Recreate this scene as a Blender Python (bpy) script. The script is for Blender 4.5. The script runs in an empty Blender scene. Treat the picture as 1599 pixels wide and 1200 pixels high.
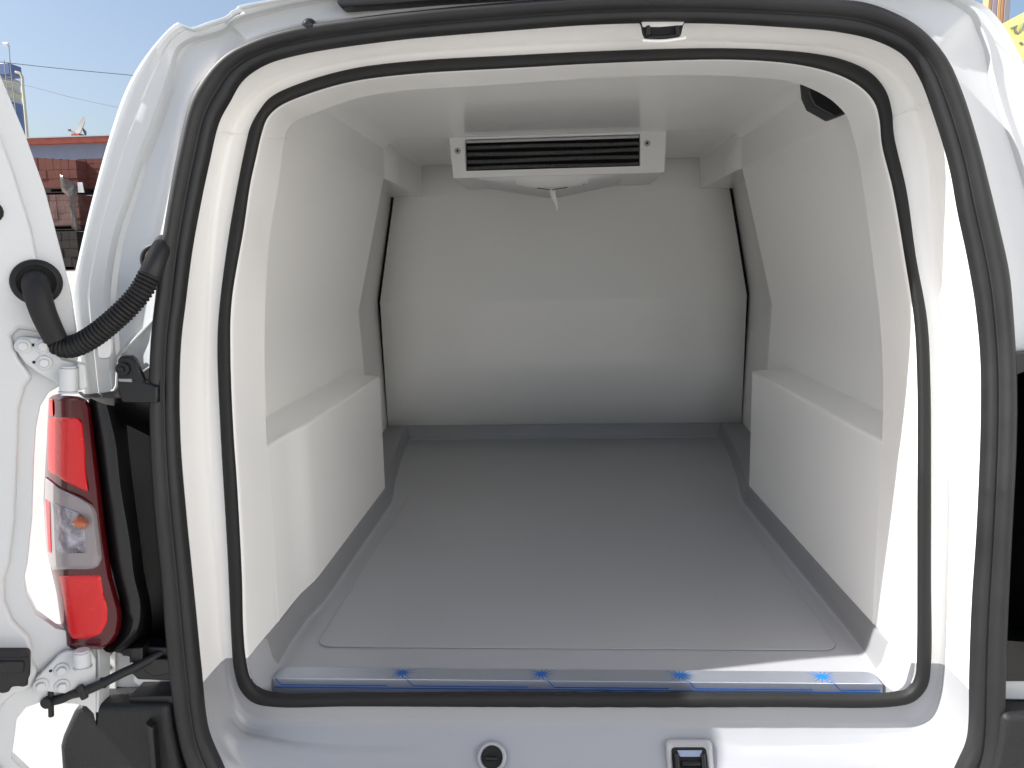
import bpy, bmesh, math, random
import numpy as np
from mathutils import Vector, Matrix

random.seed(4)
sc = bpy.context.scene
COL = sc.collection
R = math.radians

# ---------------------------------------------------------------- camera
F = 1230.0                                   # focal length in photo pixels (1599 wide)
CAMP = Vector((0, -1.2, 1.28))
Fc = Vector((69.5 / F, 195 / F, -1)).normalized()
Zc = Vector((1, .022, 0)).cross(Fc).normalized()
Xc = Fc.cross(Zc).normalized()
M3 = Matrix((Xc, Fc, Zc))                    # camera space -> world
cam = bpy.data.cameras.new('camera')
cam.sensor_width = 36
cam.lens = F / 1599 * 36
cam.clip_start = .02
cam.clip_end = 5000
cam_o = bpy.data.objects.new('camera', cam)
cam_o.matrix_world = Matrix.Translation(CAMP) @ M3.to_4x4()
COL.objects.link(cam_o)
sc.camera = cam_o

# ---------------------------------------------------------------- world, sun, exposure
SUN = Vector((1, .195, -1.0)).normalized()   # direction the sunlight travels
tos = -SUN
el = math.asin(tos.z)
w = bpy.data.worlds.new('World')
sc.world = w
w.use_nodes = True
nt = w.node_tree
bg = nt.nodes['Background']
sky = nt.nodes.new('ShaderNodeTexSky')
sky.sky_type = 'NISHITA'
sky.sun_disc = False
sky.sun_elevation = el
sky.sun_rotation = math.atan2(tos.x, tos.y)
sky.air_density = 1.0
sky.dust_density = 3.2
sky.ozone_density = 1.0
nt.links.new(sky.outputs[0], bg.inputs[0])
bg.inputs[1].default_value = .092
sl = bpy.data.lights.new('sun', 'SUN')
sl.energy = 4.6
sl.angle = R(.53)
sl.color = (1, .975, .94)
so = bpy.data.objects.new('sun', sl)
so.rotation_euler = SUN.to_track_quat('-Z', 'Y').to_euler()
COL.objects.link(so)
sc.view_settings.view_transform = 'Standard'
sc.view_settings.look = 'None'
sc.view_settings.gamma = 1
sc.view_settings.exposure = 1.0
sc.cycles.max_bounces = 18
sc.cycles.diffuse_bounces = 14
sc.cycles.glossy_bounces = 5
sc.cycles.use_denoising = True
sc.cycles.use_adaptive_sampling = True
sc.cycles.adaptive_threshold = .01
sc.cycles.sample_clamp_indirect = 6

# ---------------------------------------------------------------- materials
def mat(name, col, rough=.5, metal=0, coat=0, bump=None, var=None, trans=0, spec=None, emit=None):
    """bump=(scale, strength, distance); var=(scale, darker colour, amount)"""
    m = bpy.data.materials.new(name)
    m.use_nodes = True
    t = m.node_tree
    b = t.nodes['Principled BSDF']
    b.inputs['Base Color'].default_value = (*col, 1)
    b.inputs['Roughness'].default_value = rough
    b.inputs['Metallic'].default_value = metal
    b.inputs['Coat Weight'].default_value = coat
    b.inputs['Coat Roughness'].default_value = .06
    b.inputs['Transmission Weight'].default_value = trans
    if spec is not None:
        b.inputs['Specular IOR Level'].default_value = spec
    tc = t.nodes.new('ShaderNodeTexCoord')
    if bump:
        n = t.nodes.new('ShaderNodeTexNoise')
        n.inputs['Scale'].default_value = bump[0]
        n.inputs['Detail'].default_value = 5
        t.links.new(tc.outputs['Object'], n.inputs['Vector'])
        bp = t.nodes.new('ShaderNodeBump')
        bp.inputs['Strength'].default_value = bump[1]
        bp.inputs['Distance'].default_value = bump[2]
        t.links.new(n.outputs['Fac'], bp.inputs['Height'])
        t.links.new(bp.outputs[0], b.inputs['Normal'])
    if var:
        n = t.nodes.new('ShaderNodeTexNoise')
        n.inputs['Scale'].default_value = var[0]
        n.inputs['Detail'].default_value = 8
        n.inputs['Roughness'].default_value = .62
        t.links.new(tc.outputs['Object'], n.inputs['Vector'])
        r = t.nodes.new('ShaderNodeValToRGB')
        r.color_ramp.elements[0].position = .38
        r.color_ramp.elements[1].position = .68
        c1 = [col[i] + (var[1][i] - col[i]) * var[2] for i in range(3)]
        r.color_ramp.elements[0].color = (*c1, 1)
        r.color_ramp.elements[1].color = (*col, 1)
        t.links.new(n.outputs['Fac'], r.inputs[0])
        t.links.new(r.outputs[0], b.inputs['Base Color'])
        mr = t.nodes.new('ShaderNodeMapRange')
        mr.inputs['To Min'].default_value = min(1, rough * 1.25)
        mr.inputs['To Max'].default_value = rough * .85
        t.links.new(n.outputs['Fac'], mr.inputs['Value'])
        t.links.new(mr.outputs[0], b.inputs['Roughness'])
    return m

PAINT = mat('white_paint', (.54, .562, .575), .30, coat=.7, bump=(9, .04, .01))
GEL = mat('white_gelcoat', (.888, .888, .874), .26, coat=.22, bump=(9, .08, .005))
def cloudy(m, c0, c1, scale):
    """very soft large clouds, as in hand-laid gelcoat"""
    t = m.node_tree
    b_ = t.nodes['Principled BSDF']
    n_ = t.nodes.new('ShaderNodeTexNoise')
    n_.inputs['Scale'].default_value = scale
    n_.inputs['Detail'].default_value = 1.0
    tc_ = t.nodes.new('ShaderNodeTexCoord')
    t.links.new(tc_.outputs['Object'], n_.inputs['Vector'])
    mx = t.nodes.new('ShaderNodeMix')
    mx.data_type = 'RGBA'
    mx.inputs['A'].default_value = (*c0, 1)
    mx.inputs['B'].default_value = (*c1, 1)
    t.links.new(n_.outputs['Fac'], mx.inputs['Factor'])
    t.links.new(mx.outputs['Result'], b_.inputs['Base Color'])
cloudy(GEL, (.905, .903, .888), (.865, .862, .842), 2.6)
GREYGEL = mat('grey_gelcoat', (.352, .360, .380), .28, coat=.25, bump=(7, .06, .004))
cloudy(GREYGEL, (.362, .371, .392), (.322, .328, .345), 3.2)
RUB = mat('black_rubber', (.0075, .008, .009), .50, bump=(60, .15, .002), var=(14, (.020, .020, .021), .4))
RUB2 = mat('black_flock_rubber', (.0055, .0056, .0058), .66, bump=(90, .2, .002))
PLAST = mat('black_plastic', (.005, .0052, .006), .42, bump=(220, .25, .001))
PLASTR = mat('rough_black_plastic', (.007, .0075, .009), .6, bump=(260, .5, .002))
BLACK = mat('deep_black', (.006, .006, .006), .8)
STEEL = mat('brushed_steel', (.50, .54, .62), .30, metal=.75, bump=(30, .06, .002))
BLUE = mat('blue_print', (.01, .10, .38), .4)
BLUE_SUN = mat('sunlit_blue_print', (.01, .16, .55), .4)  # sunlight on the right-hand starbursts is put into this lighter blue
GREYMET = mat('grey_metal', (.35, .36, .37), .35, metal=.9)
WHITEMET = mat('white_coated_metal', (.74, .74, .73), .38, coat=.1, bump=(40, .05, .002))
CONCRETE = mat('pale_concrete', (.35, .342, .327), .9, bump=(30, .25, .006), var=(1.1, (.30, .292, .28), .6))

# ---------------------------------------------------------------- geometry helpers
def lean(z):                                 # rear opening leans forward above the belt line
    return .09 * max(0.0, (z - CAMP.z) + .33)

def P(px, py, Y, lean_on=True):
    """point at photo pixel (px,py) on the (leaning) upright plane Y"""
    u = (px - 799.5) / F
    v = -(py - 600) / F
    c = Vector((u, v, -1))
    d = M3 @ c
    yy = Y
    p = CAMP
    for _ in range(6):
        p = CAMP + d * ((yy - CAMP.y) / d.y)
        if not lean_on:
            break
        yy = Y + lean(p.z)
    return p

def W(x, y, zr):                             # world point from camera-relative height
    return Vector((x, y, CAMP.z + zr))

class MB:
    def __init__(self):
        self.v, self.f, self.mi = [], [], []
    def add(self, vs, fs, mi=0):
        o = len(self.v)
        self.v += [tuple(p) for p in vs]
        self.f += [tuple(i + o for i in f) for f in fs]
        self.mi += [mi] * len(fs)
        return self
    def loft(self, rows, closed=False, mi=0):
        n = len(rows[0])
        vs = [p for r in rows for p in r]
        fs = []
        for i in range(len(rows) - 1):
            for j in range(n if closed else n - 1):
                k = (j + 1) % n
                fs.append((i * n + j, i * n + k, (i + 1) * n + k, (i + 1) * n + j))
        return self.add(vs, fs, mi)
    def box(self, lo, hi, rot=None, mi=0):
        x0, y0, z0 = lo
        x1, y1, z1 = hi
        vs = [Vector(p) for p in ((x0,y0,z0),(x1,y0,z0),(x1,y1,z0),(x0,y1,z0),(x0,y0,z1),(x1,y0,z1),(x1,y1,z1),(x0,y1,z1))]
        if rot is not None:
            c = sum(vs, Vector()) / 8
            vs = [rot @ (p - c) + c for p in vs]
        return self.add(vs, [(0,3,2,1),(4,5,6,7),(0,1,5,4),(1,2,6,5),(2,3,7,6),(3,0,4,7)], mi)
    def prism(self, pts, off, mi=0):
        """polygon pts extruded by the vector off"""
        n = len(pts)
        off = Vector(off)
        vs = list(pts) + [p + off for p in pts]
        fs = [tuple(range(n)), tuple(range(2 * n - 1, n - 1, -1))]
        for i in range(n):
            k = (i + 1) % n
            fs.append((i, i + n, k + n, k))
        return self.add(vs, fs, mi)
    def tube(self, path, rad, seg=14, cap=True, mi=0):
        """rad: number or function of t (0..1)"""
        n = len(path)
        rows = []
        up = None
        for i, p in enumerate(path):
            t = (path[min(i + 1, n - 1)] - path[max(i - 1, 0)]).normalized()
            if up is None:
                up = t.orthogonal().normalized()
            a = (up - t * up.dot(t)).normalized()
            up = a
            b = t.cross(a)
            r = rad(i / (n - 1)) if callable(rad) else rad
            rows.append([p + (a * math.cos(q) + b * math.sin(q)) * r for q in [2 * math.pi * k / seg for k in range(seg)]])
        self.loft(rows, True, mi)
        if cap:
            o = len(self.v)
            self.add(rows[0], [tuple(range(seg))[::-1]], mi)
            self.add(rows[-1], [tuple(range(seg))], mi)
        return self
    def cyl(self, a, b, r, seg=20, mi=0, r2=None):
        r2 = r if r2 is None else r2
        return self.tube([Vector(a), Vector(b)], lambda t: r + (r2 - r) * t, seg, True, mi)
    def build(self, name, m, parent=None, smooth=True, bevel=0, seg=2, weld=1e-5, angle=35, sharp=35, solid=0):
        me = bpy.data.meshes.new(name)
        me.from_pydata(self.v, [], self.f)
        ms = m if isinstance(m, (list, tuple)) else [m]
        for q in ms:
            me.materials.append(q)
        for p, i in zip(me.polygons, self.mi):
            p.material_index = i
        bm = bmesh.new()
        bm.from_mesh(me)
        bmesh.ops.remove_doubles(bm, verts=bm.verts, dist=weld)
        bmesh.ops.recalc_face_normals(bm, faces=bm.faces)
        if smooth:
            for f in bm.faces:
                f.smooth = True
            for e in bm.edges:
                if len(e.link_faces) == 2 and e.calc_face_angle(0) > R(sharp):
                    e.smooth = False
        bm.to_mesh(me)
        bm.free()
        o = bpy.data.objects.new(name, me)
        COL.objects.link(o)
        if parent is not None:
            o.parent = parent
        if solid:
            s = o.modifiers.new('thick', 'SOLIDIFY')
            s.thickness = solid
            s.offset = 0
        if bevel:
            b = o.modifiers.new('bevel', 'BEVEL')
            b.width = bevel
            b.segments = seg
            b.limit_method = 'ANGLE'
            b.angle_limit = R(angle)
            b.harden_normals = False
        return o

def tag(o, label=None, cat=None, group=None, kind=None):
    for k, v in (('label', label), ('category', cat), ('group', group), ('kind', kind)):
        if v:
            o[k] = v
    return o

def empty(name, loc, label, cat, group=None):
    o = bpy.data.objects.new(name, None)
    o.empty_display_size = .2
    COL.objects.link(o)
    o.location = loc
    return tag(o, label, cat, group)

def part(mb, name, m, root, **k):
    """build a mesh given in world coordinates as a child of root"""
    off = Vector((0, 0, 0))
    r = root
    while r is not None:
        off += Vector(r.location)
        r = r.parent
    mb.v = [(p[0] - off.x, p[1] - off.y, p[2] - off.z) for p in mb.v]
    return mb.build(name, m, root, **k)

def catmull(pts, sub=8, closed=True):
    n = len(pts)
    out = []
    A = [np.array(p, float) for p in pts]
    rng = range(n) if closed else range(n - 1)
    for i in rng:
        if closed:
            p0, p1, p2, p3 = A[i - 1], A[i], A[(i + 1) % n], A[(i + 2) % n]
        else:
            p0, p1, p2, p3 = A[max(i - 1, 0)], A[i], A[i + 1], A[min(i + 2, n - 1)]
        # centripetal
        t0 = 0.0
        t1 = t0 + max(np.linalg.norm(p1 - p0), 1e-6) ** .5
        t2 = t1 + max(np.linalg.norm(p2 - p1), 1e-6) ** .5
        t3 = t2 + max(np.linalg.norm(p3 - p2), 1e-6) ** .5
        for k in range(sub):
            t = t1 + (t2 - t1) * k / sub
            a1 = (t1 - t) / (t1 - t0) * p0 + (t - t0) / (t1 - t0) * p1
            a2 = (t2 - t) / (t2 - t1) * p1 + (t - t1) / (t2 - t1) * p2
            a3 = (t3 - t) / (t3 - t2) * p2 + (t - t2) / (t3 - t2) * p3
            b1 = (t2 - t) / (t2 - t0) * a1 + (t - t0) / (t2 - t0) * a2
            b2 = (t3 - t) / (t3 - t1) * a2 + (t - t1) / (t3 - t1) * a3
            out.append((t2 - t) / (t2 - t1) * b1 + (t - t1) / (t2 - t1) * b2)
    if not closed:
        out.append(A[-1])
    return out

def resample(pts, n, smooth=True):
    """open polyline of tuples -> n points evenly spaced"""
    A = np.array(catmull(pts, 10, False) if smooth and len(pts) > 2 else pts, float)
    d = np.r_[0, np.cumsum(np.linalg.norm(np.diff(A, axis=0), axis=1))]
    s = np.linspace(0, d[-1], n)
    return [tuple(np.interp(x, d, A[:, k]) for k in range(A.shape[1])) for x in s]

CX, CY, N = 905.0, 590.0, 720
def ring(pts):
    A = np.array(catmull(pts, 8, True))
    th = np.arctan2(A[:, 1] - CY, A[:, 0] - CX)
    r = np.hypot(A[:, 1] - CY, A[:, 0] - CX)
    o = np.argsort(th)
    q = np.linspace(-math.pi, math.pi, N, endpoint=False)
    rr = np.interp(q, th[o], r[o], period=2 * math.pi)
    return np.stack([CX + rr * np.cos(q), CY + rr * np.sin(q)], 1)
def ring3(r2, Y, push=0):
    return [P(x, y, Y) + Vector((0, push, 0)) for x, y in r2]
def lerp(a, b, t):
    return a * (1 - t) + b * t

# outlines read off the door opening
OUT_O = ring([(430,1332),(370,1300),(325,1250),(295,1190),(278,1125),(271,1065),(264,1000),(256,900),(246,800),(240,700),(238,600),(241,525),(248,460),(257,383),(283,233),(307,147),(350,92),(394,67),(456,47),(581,28),(800,6),(950,-3),(1100,-5),(1283,2),(1340,6),(1380,18),(1429,45),(1470,89),(1494,138),(1518,211),(1539,290),(1556,360),(1570,425),(1577,500),(1582,600),(1581,700),(1576,800),(1571,900),(1567,1000),(1565,1065),(1562,1150),(1550,1220),(1520,1280),(1470,1320),(1400,1335),(900,1340)])
OUT_I = ring([(440,1296),(390,1275),(355,1235),(335,1195),(317,1150),(305,1050),(297,970),(290,900),(280,800),(272,700),(270,600),(273,530),(279,480),(290,393),(303,320),(317,253),(333,187),(350,155),(370,122),(403,98),(456,81),(597,59),(800,41),(950,31),(1112,30),(1234,36),(1315,43),(1376,57),(1421,81),(1445,114),(1470,179),(1494,260),(1507,330),(1522,400),(1535,475),(1543,560),(1544,650),(1541,750),(1536,850),(1530,937),(1527,1000),(1525,1062),(1521,1165),(1507,1200),(1485,1240),(1440,1275),(1380,1290),(900,1300)])
FOLD = ring([(430,1138),(390,1134),(372,1118),(358,1080),(350,1037),(345,1000),(338,900),(329,800),(322,700),(319,600),(321,500),(326,400),(335,310),(346,250),(358,205),(380,165),(420,130),(480,107),(600,84),(800,69),(950,62),(1100,60),(1240,65),(1320,76),(1380,98),(1415,130),(1437,185),(1450,240),(1462,395),(1478,500),(1486,600),(1487,750),(1483,900),(1477,1035),(1470,1090),(1458,1125),(1435,1140),(1400,1142),(900,1142)])
IN_O = ring([(800,1101),(550,1100),(431,1101),(397,1094),(378,1075),(368,1045),(364,1000),(362,960),(357,850),(347,675),(342,550),(344,494),(358,379),(374,287),(388,219),(393,200),(408,173),(425,153),(472,131),(550,109),(644,97),(800,88),(950,81),(1104,77),(1194,79),(1267,85),(1315,95),(1356,114),(1380,142),(1390,175),(1393,211),(1413,300),(1427,400),(1445,500),(1450,600),(1451,750),(1451,900),(1451,1035),(1445,1070),(1425,1092),(1395,1100),(1200,1101)])
IN_I = ring([(800,1082),(550,1084),(425,1083),(403,1075),(391,1059),(384,1028),(380,981),(378,900),(370,750),(365,680),(360,550),(362,471),(381,356),(391,288),(401,242),(408,212),(416,188),(424,177),(441,164),(488,145),(550,128),(644,116),(800,107),(950,99),(1153,94),(1254,103),(1315,120),(1348,140),(1366,162),(1373,187),(1377,227),(1394,296),(1412,400),(1427,500),(1432,600),(1432,800),(1432,900),(1431,1032),(1429,1055),(1418,1075),(1395,1083),(1200,1083)])
THR = ring([(900,1014),(500,1019),(448,1016),(438,980),(435,948),(431,891),(426,809),(419,725),(416,682),(414,620),(413,560),(414,471),(420,379),(434,291),(444,220),(449,202),(462,189),(488,178),(550,156),(613,144),(800,131),(950,121),(1112,118),(1234,128),(1267,139),(1300,158),(1323,183),(1330,205),(1340,243),(1362,400),(1374,500),(1379,600),(1378,673),(1376,718),(1371,806),(1366,892),(1363,951),(1361,985),(1352,1014),(1300,1017)])

CTR = .015                                    # centre line of the van
ZC = CAMP.z - .647                             # top edge of the grey tub
ZF = CAMP.z - .700                             # cargo floor

# ================================================================ THE VAN
van = empty('cargo_van', (CTR, 0, 0), 'white refrigerated cargo van seen into its open empty rear load space', 'van')
body = None

def keep(o, z, above):
    """cut a mesh at world height z"""
    me = o.data
    bm = bmesh.new()
    bm.from_mesh(me)
    g = bm.verts[:] + bm.edges[:] + bm.faces[:]
    bmesh.ops.bisect_plane(bm, geom=g, dist=1e-6, plane_co=(0, 0, z), plane_no=(0, 0, 1), clear_inner=above, clear_outer=not above)
    bm.to_mesh(me)
    bm.free()
    return o

# ---- body shell: rear frame round the opening, roof edge and sides
SIL = ring([(134,760),(131,640),(122,560),(113,480),(112,455),(123,400),(147,300),(173,207),(200,133),(233,80),(272,38),(283,34),(296,43),(325,34),(355,24),(361,17),(440,0),(600,-28),(800,-46),(1000,-52),(1200,-45),(1400,-30),(1539,0),(1567,24),(1599,77),(1640,180),(1690,350),(1715,500),(1725,620),(1728,760),(1700,1400),(900,1450),(160,1400)])
CRE = ring([(190,760),(186,620),(180,540),(173,467),(180,400),(192,350),(206,310),(227,247),(245,203),(260,160),(272,110),(282,78),(305,64),(345,52),(374,36),(450,14),(600,-10),(800,-27),(1000,-33),(1200,-27),(1400,-17),(1480,0),(1522,28),(1542,70),(1549,110),(1562,160),(1585,225),(1608,300),(1630,400),(1645,500),(1652,620),(1655,760),(1640,1380),(900,1420),(220,1380)])
q = np.linspace(-math.pi, math.pi, N, endpoint=False)
# keep the angles above a height: left down to y 615, right down to y 560
ang_ok = []
for i in range(N):
    x, y = SIL[i]
    ang_ok.append((x < CX and y < 618) or (x >= CX and y < 548))
start = next(i for i in range(N) if ang_ok[i] and not ang_ok[i - 1])
idx = []
i = start
while ang_ok[i % N] and len(idx) < N:
    idx.append(i % N)
    i += 1
def arc(r2, Y, push=0):
    r2 = r2[idx] if r2 is not None else r2
    return [P(x, y, Y) + Vector((0, push, 0)) for x, y in r2]
in8 = lerp(OUT_O, OUT_I, .45)
rows = [arc(in8, -.100), arc(OUT_O, -.094), arc(lerp(OUT_O, CRE, .12), -.088), arc(lerp(OUT_O, CRE, .5), -.084),
        arc(lerp(OUT_O, CRE, .88), -.084), arc(CRE, -.088), arc(lerp(CRE, SIL, .10), -.095), arc(lerp(CRE, SIL, .20), -.100),
        arc(lerp(CRE, SIL, .32), -.102), arc(lerp(CRE, SIL, .55), -.105), arc(lerp(CRE, SIL, .60), -.104), arc(lerp(CRE, SIL, .80), -.108),
        arc(lerp(CRE, SIL, .94), -.1085), arc(SIL, -.100)]
# the header pressing stands a little proud between the two corner steps
for k_, row in enumerate(rows):
    if k_ < 2:
        continue
    for j_, i_ in enumerate(idx):
        x_, y_ = SIL[i_] if k_ > 8 else lerp(OUT_O, CRE, .6)[i_]
        if y_ < 200:
            t_ = max(0, min(1, (x_ - 368) / 8)) * max(0, min(1, (1508 - x_) / 14))
            row[j_] = row[j_] + Vector((0, -.0085 * t_, 0))
for k_ in range(5, len(rows)):               # right corner turned away from the sun, shaped to render less bright
    Yk = (-.088, -.095, -.100, -.102, -.105, -.104, -.108, -.1085, -.100)[min(k_ - 5, 8)]
    for j_, i_ in enumerate(idx):
        if SIL[i_][0] > 1450:
            t_ = min(1, (SIL[i_][0] - 1450) / 60)
            rows[k_][j_] = rows[k_][j_] + Vector((0, (-.090 - Yk) * 1.35 * t_, 0))
last = rows[-1]
for Yo, s in ((.012, 1.006), (.05, 1.012), (.3, 1.03), (1.0, 1.06), (3.4, 1.06)):
    rr = []
    for p in last:
        rr.append(Vector((CTR + (p.x - CTR) * s, p.y + Yo, 1.0 + (p.z - 1.0) * (1 + (s - 1) * .6))))
    rows.append(rr)
b = MB()
b.loft(rows)
body = part(b, 'body', PAINT, van, sharp=28)
body['label'] = 'glossy white painted rear body frame and roof edge'
# side skins below the lamps and front cap, so that the van is a closed shell
for s_ in (-1, 1):
    b = MB()
    st = ((-.035, .735), (.0, .765), (.06, .79), (.2, .815), (.5, .83), (3.7, .83))
    b.loft([[Vector((CTR + s_ * h * kx, Y, z)) for z, kx in ((.30, .97), (.5, 1.0), (.75, 1.005), (.98, 1.0), (1.12, .985))] for Y, h in st])
    part(b, 'side_panel', PAINT, van)
b = MB()
b.box((CTR - .83, .30, .28), (CTR + .83, 3.72, .32))
b.box((CTR - .84, 3.70, .30), (CTR + .84, 3.76, 1.75))
part(b, 'underbody', PLASTR, van)

# pressed details on the pillars
for pts_, Y_, r_ in (([(186,556),(205,536),(225,515),(243,497)], -.089, .0025), ([(133,617),(150,612),(168,613),(181,608),(184,585),(187,556)], -.098, .0032),
                     ([(374,66),(375,46),(372,30)], -.083, .0035)):
    b = MB()
    b.tube([P(x, y, Y_) for x, y in resample(pts_, 14)], r_, 8)
    part(b, 'pressed_bead', PAINT, body)
b = MB()
b.prism([P(x, y, -.104) for x, y in resample([(153,528),(156,522),(172,520),(175,530),(174,556),(170,560),(154,560),(152,552),(153,528)], 22)][:-1], (0, .004, 0))
part(b, 'pillar_plate', PAINT, body, bevel=.002)

# high brake light and rubber plug above the opening
b = MB()
b.prism([P(x, y, -.125) for x, y in ((524,-20),(524,2),(531,11),(600,6),(690,-1),(1000,-22),(1000,-60),(524,-60))], (0, .03, 0))
part(b, 'brake_light', PLAST, van, bevel=.004)
b = MB()
c = P(483, 41, -.112)
b.tube([c + Vector((0, .02, 0)), c, c + Vector((0, -.006, 0)), c + Vector((0, -.010, 0))], lambda t: .0105 if t < .5 else (.0085 if t < .9 else .004), 20)
part(b, 'rubber_plug', PLAST, van)

# ---- seals
def bead(name, ro, ri, Y, prof, m, label):
    b = MB()
    rr = [ring3(lerp(ro, ri, f), Y, -h) for f, h in prof]
    b.loft(rr, True)
    o = part(b, name, m, van, sharp=60)
    o['label'] = label
    return o
# the double-lipped weatherstrip on the door flange
bead('door_seal', OUT_O, OUT_I, -.105, [(-.03, -.012), (-.02, .004), (.015, .010), (.06, .0135), (.14, .0155), (.26, .016), (.38, .0152), (.47, .012), (.54, .0085), (.59, .0045), (.62, .0020), (.64, .0018), (.68, .0026), (.76, .0024), (.88, .0010), (.96, -.002), (1.01, -.008), (1.02, -.02)],
     RUB, 'thick outer black rubber weatherstrip round the rear doorway')
bead('inner_seal', IN_O, IN_I, 0, [(-.02, -.004), (-.01, .004), (.04, .008), (.12, .0102), (.28, .0110), (.5, .0112), (.72, .0108), (.88, .0092), (.97, .005), (1.02, -.004)],
     RUB2, 'inner black rubber seal round the insulated load space')

# ---- white moulded lining: jamb, seal face, throat
JY = [(-.02, OUT_I, -.098), (.0, None, 0)]
def frame_rows(extra=0.0):
    r = []
    a, f, s = lerp(OUT_O, OUT_I, .75), FOLD, IN_O
    r.append(ring3(a, -.10))
    r.append(ring3(OUT_I, -.098))
    r.append(ring3(lerp(OUT_I, f, .09), -.095))
    r.append(ring3(lerp(OUT_I, f, .115), -.086))
    r.append(ring3(lerp(OUT_I, f, .28), -.072))
    r.append(ring3(lerp(OUT_I, f, .38), -.062))
    r.append(ring3(lerp(OUT_I, f, .85), -.018))
    r.append(ring3(lerp(OUT_I, f, .97), -.008))
    r.append(ring3(lerp(f, s, .12), -.003))
    r.append(ring3(lerp(f, s, .35), 0))
    r.append(ring3(s, 0))
    r.append(ring3(lerp(s, IN_I, .5), 0))
    r.append(ring3(IN_I, 0))
    r.append(ring3(lerp(IN_I, THR, .05), .003))
    r.append(ring3(lerp(IN_I, THR, .12), .012))
    r.append(ring3(lerp(IN_I, THR, .5), .066))
    r.append(ring3(lerp(IN_I, THR, .94), .132))
    r.append(ring3(THR, .140))
    # round the lip and run out behind it
    big = np.stack([CX + (THR[:, 0] - CX) * 1.02, CY + (THR[:, 1] - CY) * 1.02], 1)
    r.append(ring3(big, .146))
    big = np.stack([CX + (THR[:, 0] - CX) * 1.30, CY + (THR[:, 1] - CY) * 1.22], 1)
    r.append(ring3(big, .147))
    return r
fr = frame_rows()
b = MB()
b.loft(fr, True)
lin = part(b, 'door_lining', GEL, van, sharp=50)
keep(lin, ZC, True)
lin['label'] = 'white moulded lining round the doorway between the two black seals'
for pts_ in ([(338,206,-.074),(356,208,-.03),(365,209,-.006),(389,210,-.0015)], [(407,212,.004),(440,216,.10),(447,217,.134)], [(1396,184,-.0015),(1425,170,-.006),(1440,166,-.04),(1458,160,-.080)]):
    b = MB()
    b.tube([P(x, y, Y_) for x, y, Y_ in resample(pts_, 16)], .0009, 6)
    part(b, 'panel_seam', GEL, lin)
# ---- grey lower sill (continuation of the tub, outside and under the inner seal)
def sill_h(x, y):
    """pressed relief of the sill ledge, in metres"""
    h = 0.0
    def ss(a, b_, t):
        t = max(0, min(1, (t - a) / (b_ - a)))
        return t * t * (3 - 2 * t)
    # raised pad on the left, tapering off towards the middle; mirrored on the right
    for s in (-1, 1):
        u = s * (x - CTR)
        lim = -.006 - .015 * ss(.18, .30, u)     # front edge of the pad
        h += .008 * ss(.19, .30, u) * (1 - ss(lim - .007, lim + .004, y)) - .010 * ss(.30, .42, u) * (1 - ss(-.062, -.045, y))
    return h
b = MB()
rr = []
sec = fr[1:11]
steps = 6
for i in range(len(sec) - 1):
    for k in range(steps):
        t = k / steps
        rr.append([p * (1 - t) + q_ * t for p, q_ in zip(sec[i], sec[i + 1])])
rr.append(sec[-1])
rr2 = []
for row in rr:
    n_ = []
    for p in row:
        p = p.copy()
        if p.z < ZF - .035 and p.y < -.012:
            p.z += sill_h(p.x, p.y) * min(1, (ZF - .035 - p.z) / .02)
        n_.append(p)
    rr2.append(n_)
for extra in (fr[11], fr[12]):
    rr2.append(extra)
for extra in (fr[13], fr[14], fr[15], fr[16]):
    rr2.append([p + Vector((0, 0, -.0045 - .024 * max(0, min(1, (ZF + .022 - p.z) / .022)))) for p in extra])
rr2.insert(0, fr[0])
b.loft(rr2, True)
sill = part(b, 'rear_sill', GREYGEL, van, sharp=60)
keep(sill, ZC + .0005, False)
sill['label'] = 'grey moulded sill under the inner seal'
# recesses in the sill are separate inserts: striker pocket and drain boss
def rrect(cx, cy, hx, hy, r, n=6):
    out = []
    for k, (sx, sy) in enumerate(((1, 1), (-1, 1), (-1, -1), (1, -1))):
        for j in range(n + 1):
            a = math.pi / 2 * (k + j / n)
            out.append((cx + sx * (hx - r) + r * math.cos(a), cy + sy * (hy - r) + r * math.sin(a)))
    return out
def disc(c, r, nrm, n=28):
    nrm = Vector(nrm).normalized()
    a = nrm.orthogonal().normalized()
    b_ = nrm.cross(a)
    return [c + (a * math.cos(t) + b_ * math.sin(t)) * r for t in [2 * math.pi * k / n for k in range(n)]]
def SL(px, py, up=0):
    """point on the sloping ledge of the sill, raised by up"""
    return P(px, py, -.010 - (py - 1142) / 168 * .088) + SLN * up
SLN = Vector((0, 0, 1))
_a, _b, _c = SL(700, 1160), SL(900, 1160), SL(800, 1230)
SLN = (_b - _a).cross(_c - _a).normalized()
if SLN.z < 0:
    SLN = -SLN
c = SL(768, 1183)
nrm = SLN
b = MB()
b.loft([disc(c - nrm * .002, .0245, nrm), disc(c + nrm * .003, .0235, nrm), disc(c + nrm * .0045, .0215, nrm), disc(c + nrm * .0042, .0185, nrm), disc(c - nrm * .004, .0165, nrm)], True)
part(b, 'drain_boss', GREYGEL, sill)
b = MB()
b.add(disc(c + nrm * .0008, .0172, nrm), [tuple(range(28))])
part(b, 'drain_hole', BLACK, sill)
b = MB()
b.tube([c + nrm * .0022 + Vector((-.009, -.003, 0)), c + nrm * .004 + Vector((0, -.003, 0)), c + nrm * .0022 + Vector((.009, -.003, 0))], .003, 10)
part(b, 'drain_clip', PLAST, sill)
def ppoly(pts, Y, n=None):
    return [P(x, y, Y) for x, y in pts]
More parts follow.
